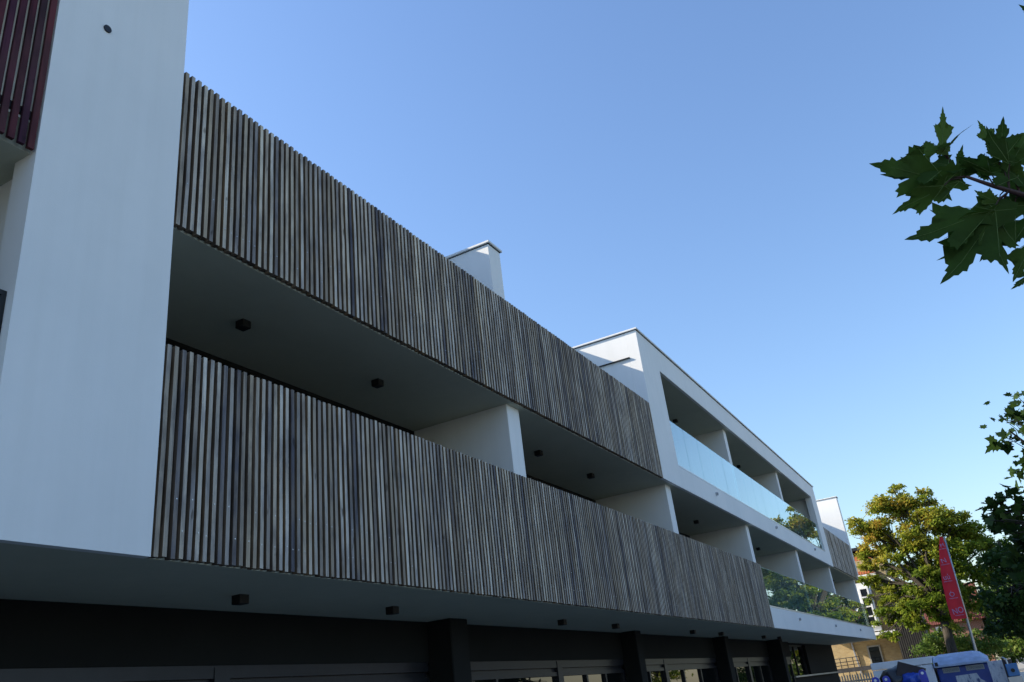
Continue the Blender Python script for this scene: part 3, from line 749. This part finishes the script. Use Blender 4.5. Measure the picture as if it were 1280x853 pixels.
for i in range(nseg+1):
    u = i/nseg; y = yl+(yr-yl)*u
    e = 1-.55*max(0, (u-.8)/.2)**1.6-.15*max(0, (.06-u)/.06)
    for (x, z) in prof: m.v.append((XC+.5+(x-XC-.5)*(1-.04*max(0, (u-.8)/.2)), y, 1.495+(z-1.495)*e))
for i in range(nseg):
    for k in range(n): p = i*n+k; q = i*n+(k+1) % n; m.f.append((p, q, q+n, p+n))
m.f.append(tuple(range(n))); m.f.append(tuple(nseg*n+k for k in reversed(range(n))))
m.build('lid', 'lid_blue', rc)
B(XC-.115, XC-.098, yl-.07, yl-.02, 1.52, 1.58).build('hinge', 'dark_metal', rc)
wd = yl-yr
for (u0, u1) in ((.13, .44), (.56, .89)):
    pl = B(XC-.012, XC-.001, yl-wd*u1, yl-wd*u0, 1.395, 1.475).build('name_plate', 'plate_grey', rc)
    fc = bpy.data.curves.new('lettering', 'FONT'); fc.body = 'CONTAINER'; fc.size = .062; fc.align_x = 'CENTER'; fc.extrude = .001
    tmp = bpy.data.objects.new('tmp', fc); C.objects.link(tmp); bpy.context.view_layer.update()
    me = bpy.data.meshes.new_from_object(tmp.evaluated_get(bpy.context.evaluated_depsgraph_get())); bpy.data.objects.remove(tmp)
    me.transform(Matrix(((0, 0, -1, XC-.0145), (-.72, 0, 0, yl-wd*(u0+u1)/2), (0, 1, 0, 1.412), (0, 0, 0, 1)))); me.materials.append(MAT['plate_text'])
    link('lettering', me, pl)
m = MB().prism([(yl-.33*wd, .5), (yl-.33*wd, 1.335), (yl-.72*wd, 1.345), (yl-.76*wd, 1.25), (yl-.84*wd, 1.20), (yl-.86*wd, .5)], 'x', XC-.006, XC-.001); m.build('poster', 'torn_poster', rc)
a, b = at(1237, 825, XC-.3), at(1250, 823, XC-.3)
pb_ = thing('notice_board', 'narrow board covered in torn white posters right of the blue container', 'board', (XC-.3, (a.y+b.y)/2, 0))
B(XC-.3, XC-.26, b.y-.02, a.y+.05, .0, 1.5).build('panel', 'torn_poster', pb_, bevel=.004)
B(XC-.255, XC-.2, b.y-.02, b.y+.04, 0, 1.45).build('post', 'dark_metal', pb_)
c0 = at(1257, 822, XC-.5)
tag(MB().tube([(XC-.5, c0.y, -.05), (XC-.5, c0.y, .8), (XC-.5, c0.y, 1.5)], [.075, .072, .068], 8).build('wooden_post', 'post_wood', smooth=False), 'thick dark wooden post between the poster board and the small blue box', 'post')
c1 = at(1266, 838, XC-.6)
mb_ = thing('service_box', 'small blue box with a dark round dial on a grey stand at the right edge', 'box', (XC-.6, c1.y, 0))
B(XC-.66, XC-.5, c1.y-.085, c1.y+.085, c1.z-.09, c1.z+.1).build('case', 'meter_blue', mb_, bevel=.012)
MB().tube([(XC-.661, c1.y, c1.z), (XC-.675, c1.y, c1.z)], .03, 12).build('dial', 'black_box', mb_)
B(XC-.64, XC-.52, c1.y-.1, c1.y+.1, 0, c1.z-.095).build('stand', 'galv_metal', mb_)
pts = [at(1252, 822, XC-.62), at(1257, 824, XC-.62), at(1259.5, 831, XC-.62)]; pts.append(Vector((XC-.62, pts[-1].y-.01, .2)))
MB().tube(pts, .018, 6).build('pipe', 'galv_metal', mb_, smooth=True)
c2 = at(1277, 845, 19)
tag(B(19, 19.05, c2.y-.25, c2.y+.06, 0, c2.z+.06).build('fence_panel', 'white_paint', bevel=.004), 'low pale fence panel cut by the right edge beside the blue box', 'fence')

# open blue bin in front of the white container, bags on top
XB = 14.2
a, b = at(1092, 850, XB), at(1157, 846, XB)
bb = thing('waste_bin', 'open bright blue wheeled bin with lifting lugs in front of the white container', 'bin', (XB+.5, (a.y+b.y)/2, 0))
m = MB().box(XB, XB+.9, b.y, a.y, .22, 1.26); m.build('body', 'lug_blue', bb, bevel=.03)
B(XB-.03, XB+.93, b.y-.03, a.y+.03, 1.262, 1.32).build('rim', 'lug_blue', bb, bevel=.015)
for yy in (a.y-.12, b.y+.12):
    for xx in (XB+.12, XB+.78):
        MB().tube([(xx-.0, yy-.03, .11), (xx, yy+.03, .11)], .10, 12).build('wheel', 'dark_metal', bb)
def lug(px, py, tilt):
    c = at(px, py, XB-.02)
    M_ = Matrix.Translation(c) @ Matrix.Rotation(tilt, 4, 'X')
    pts = [(-.05, -.22)] + [(-.05*math.cos(t), .05*math.sin(t)) for t in [math.pi*k/8 for k in range(9)]] + [(.05, -.22)]
    m = MB(); m.prism(pts, 'x', -.03, .03); m.v = [tuple(M_ @ Vector(v)) for v in m.v]
    o = m.build('lug', 'lug_blue', bb)
    q = MB().tube([M_ @ Vector((-.034, 0, 0)), M_ @ Vector((-.0305, 0, 0))], .02, 10); q.build('lug_hole', 'container_white', o)
lug(1094.5, 851, .35); lug(1107.8, 849.5, -.05); lug(1153, 841.5, -.05)
def blob(name, px, py, X, sx, sy, sz, mat, label, cat, seed):
    rnd = random.Random(seed); c = at(px, py, X)
    bm = bmesh.new(); bmesh.ops.create_icosphere(bm, subdivisions=3, radius=1)
    ph = [rnd.uniform(0, 6) for _ in range(6)]
    for v in bm.verts:
        k = 1+.10*math.sin(v.co.x*5+ph[0])*math.sin(v.co.y*6+ph[1])+.07*math.sin(v.co.z*9+ph[2]+v.co.y*4)
        v.co = Vector((v.co.x*sx*k, v.co.y*sy*k, v.co.z*sz*k))
        if v.co.z < -.35*sz: v.co.z = -.35*sz
    me = bpy.data.meshes.new(name); bm.to_mesh(me); bm.free(); me.materials.append(MAT[mat])
    for p in me.polygons: p.use_smooth = True
    o = bpy.data.objects.new(name, me); C.objects.link(o); o.location = c; tag(o, label, cat)
blob('rubbish_bag', 1121, 852, XB+.35, .3, .22, .22, 'dark_bag', 'dark plastic rubbish bag heaped on the open blue bin', 'bag', 3)
blob('rubbish_bag', 1142, 851, XB+.2, .22, .17, .12, 'blue_bag', 'bright blue plastic bag tucked under the dark carton on the bin', 'bag', 5)
c = at(1138, 844, XB+.3)
o = B(-.17, .17, -.19, .19, -.13, .13).build('cardboard_box', 'dark_card', bevel=.005); o.location = c; o.rotation_euler = (.38, .1, .15)
tag(o, 'tilted dark cardboard carton on top of the rubbish on the blue bin', 'box')

# feather banner
XF = 18.6
ft = thing('feather_banner', 'tall red feather banner with pale violet lettering on a thin grey pole', 'banner', at(1220, 815, XF)*1.0)
ft.location.z = 0
p0 = at(1180, 671, XF); p1 = at(1221, 818, XF)
pole = [Vector((XF, p1.y, 0)), p1, p0.lerp(p1, .5), p0]
MB().tube(pole, [.03, .027, .02, .014], 8).build('pole', 'galv_metal', ft, smooth=True)
MB().tube([(XF, p1.y, 0), (XF, p1.y, .1)], [.28, .25], 14).build('base', 'dark_metal', ft)
# cloth outline left of the pole, pixels -> metres on the plane of the banner
Lp = [(1174.5, 671), (1173.6, 684), (1174.6, 705), (1177.6, 728), (1182.6, 750), (1187, 766), (1190, 775)]
Rp = [(1178.5, 671.5), (1182.5, 684), (1188.5, 704), (1195.5, 727), (1201.5, 748), (1206, 763), (1209, 773)]
m = MB(); nn = 6
for side in (0, 1):
    for i in range(len(Lp)):
        A, Bq = at(*Lp[i], XF), at(*Rp[i], XF)
        for k in range(nn+1):
            p = A.lerp(Bq, k/nn); p.x += .03*math.sin(k/nn*5+i*.7)*(1-k/nn) + side*.004 - .03; m.v.append(tuple(p))
N0 = len(Lp)*(nn+1)
for i in range(len(Lp)-1):
    for k in range(nn):
        q = i*(nn+1)+k; m.f.append((q, q+1, q+nn+2, q+nn+1)); m.f.append((N0+q, N0+q+nn+1, N0+q+nn+2, N0+q+1))
o = m.build('cloth', 'banner_red', ft, smooth=True)
def letters(txt, px, py, h, rot=0, wx=1):
    c = at(px, py, XF)
    fc = bpy.data.curves.new('letter', 'FONT'); fc.body = txt; fc.size = h; fc.align_x = 'CENTER'; fc.extrude = .002
    tmp = bpy.data.objects.new('tmp', fc); C.objects.link(tmp); bpy.context.view_layer.update()
    me = bpy.data.meshes.new_from_object(tmp.evaluated_get(bpy.context.evaluated_depsgraph_get())); bpy.data.objects.remove(tmp)
    ca, sa = math.cos(rot), math.sin(rot)
    me.transform(Matrix.Rotation(rot, 4, 'Z')); 
    me.transform(Matrix(((0, 0, -1, XF-.075), (-wx, 0, 0, c.y), (0, 1, 0, c.z), (0, 0, 0, 1)))); me.materials.append(MAT['banner_ink'])
    link('lettering', me, o)
    bar = MB()
    for k in range(7): bar.box(XF-.077, XF-.074, c.y-.075+k*.022, c.y-.062+k*.022, c.z-.04, c.z-.027)
    bar.build('small_print', 'banner_ink', o)
letters('M', 1178.8, 684.5, .10, R(8)); letters('N', 1181, 704, .125, R(8), 1.05); letters('uú', 1184.5, 725, .15, R(4), .85)
letters('Ó', 1191.5, 746, .12, R(8)); letters('NO', 1199, 767, .15, R(6), .85)

# trees closing the view down the street
for i, (px, X, s_) in enumerate(((1262, 84, 1.1), (1238, 92, 1.0), (1290, 78, 1.2), (1205, 98, .8))):
    rr = random.Random(90+i); b_ = at(px, 815, X); b_.z = 0
    cl = [((b_.x+rr.gauss(0, 1.4)*s_, b_.y+rr.gauss(0, 1.5)*s_, 3.6*s_+rr.gauss(0, 1.2)*s_), rr.uniform(.9, 1.4)*s_) for _ in range(14)]
    tree('street_tree', ['green tree far down the street right of the banner pole', 'small distant tree seen past the banner pole', 'distant tree at the right edge beyond the dark trees', 'low distant tree behind the hedge and the red roof'][i], b_, cl, .2, b_+Vector((0, 0, 2.2*s_)), 260, .28, 'hedge_leaf', 'leaf', 90+i)
# trees and a pale house across the street, seen mirrored in the shop windows and balustrades
for i, (x, y, s_) in enumerate(((40, -19, 1.0), (52, -20, 1.2), (30, -21, .9), (66, -15, 1.1))):
    rr = random.Random(60+i); cl = [((x+rr.gauss(0, 1.3)*s_, y+rr.gauss(0, 1.3)*s_, 5*s_+rr.gauss(0, 1.2)*s_), rr.uniform(.9, 1.4)*s_) for _ in range(14)]
    tree('street_tree', ['bushy green tree across the street opposite the middle bays', 'tallest bushy tree across the street', 'smaller bushy tree across the street opposite the near bays', 'bushy tree far down the street'][i], (x, y, 0), cl, .2, (x, y, 2.6*s_), 170, .3, 'autumn_leaf', 'leaf', 70+i)
h4 = thing('rendered_house', 'pale rendered house across the street', 'house', (46, -27, 0))
B(30, 62, -32, -25, 0, 5.5).build('wall', 'house_render', h4)
MB().prism([(-32.4, 5.5), (-28.5, 8.4), (-24.6, 5.5)], 'x', 29.6, 62.4).build('roof', 'red_tile', h4)
for k in range(7):
    f = B(32+k*4.2, 33.4+k*4.2, -24.99, -24.93, 1.2, 2.7).build('window', 'frame_metal', h4); B(32.1+k*4.2, 33.3+k*4.2, -24.929, -24.92, 1.3, 2.6).build('pane', 'window_glass', f)
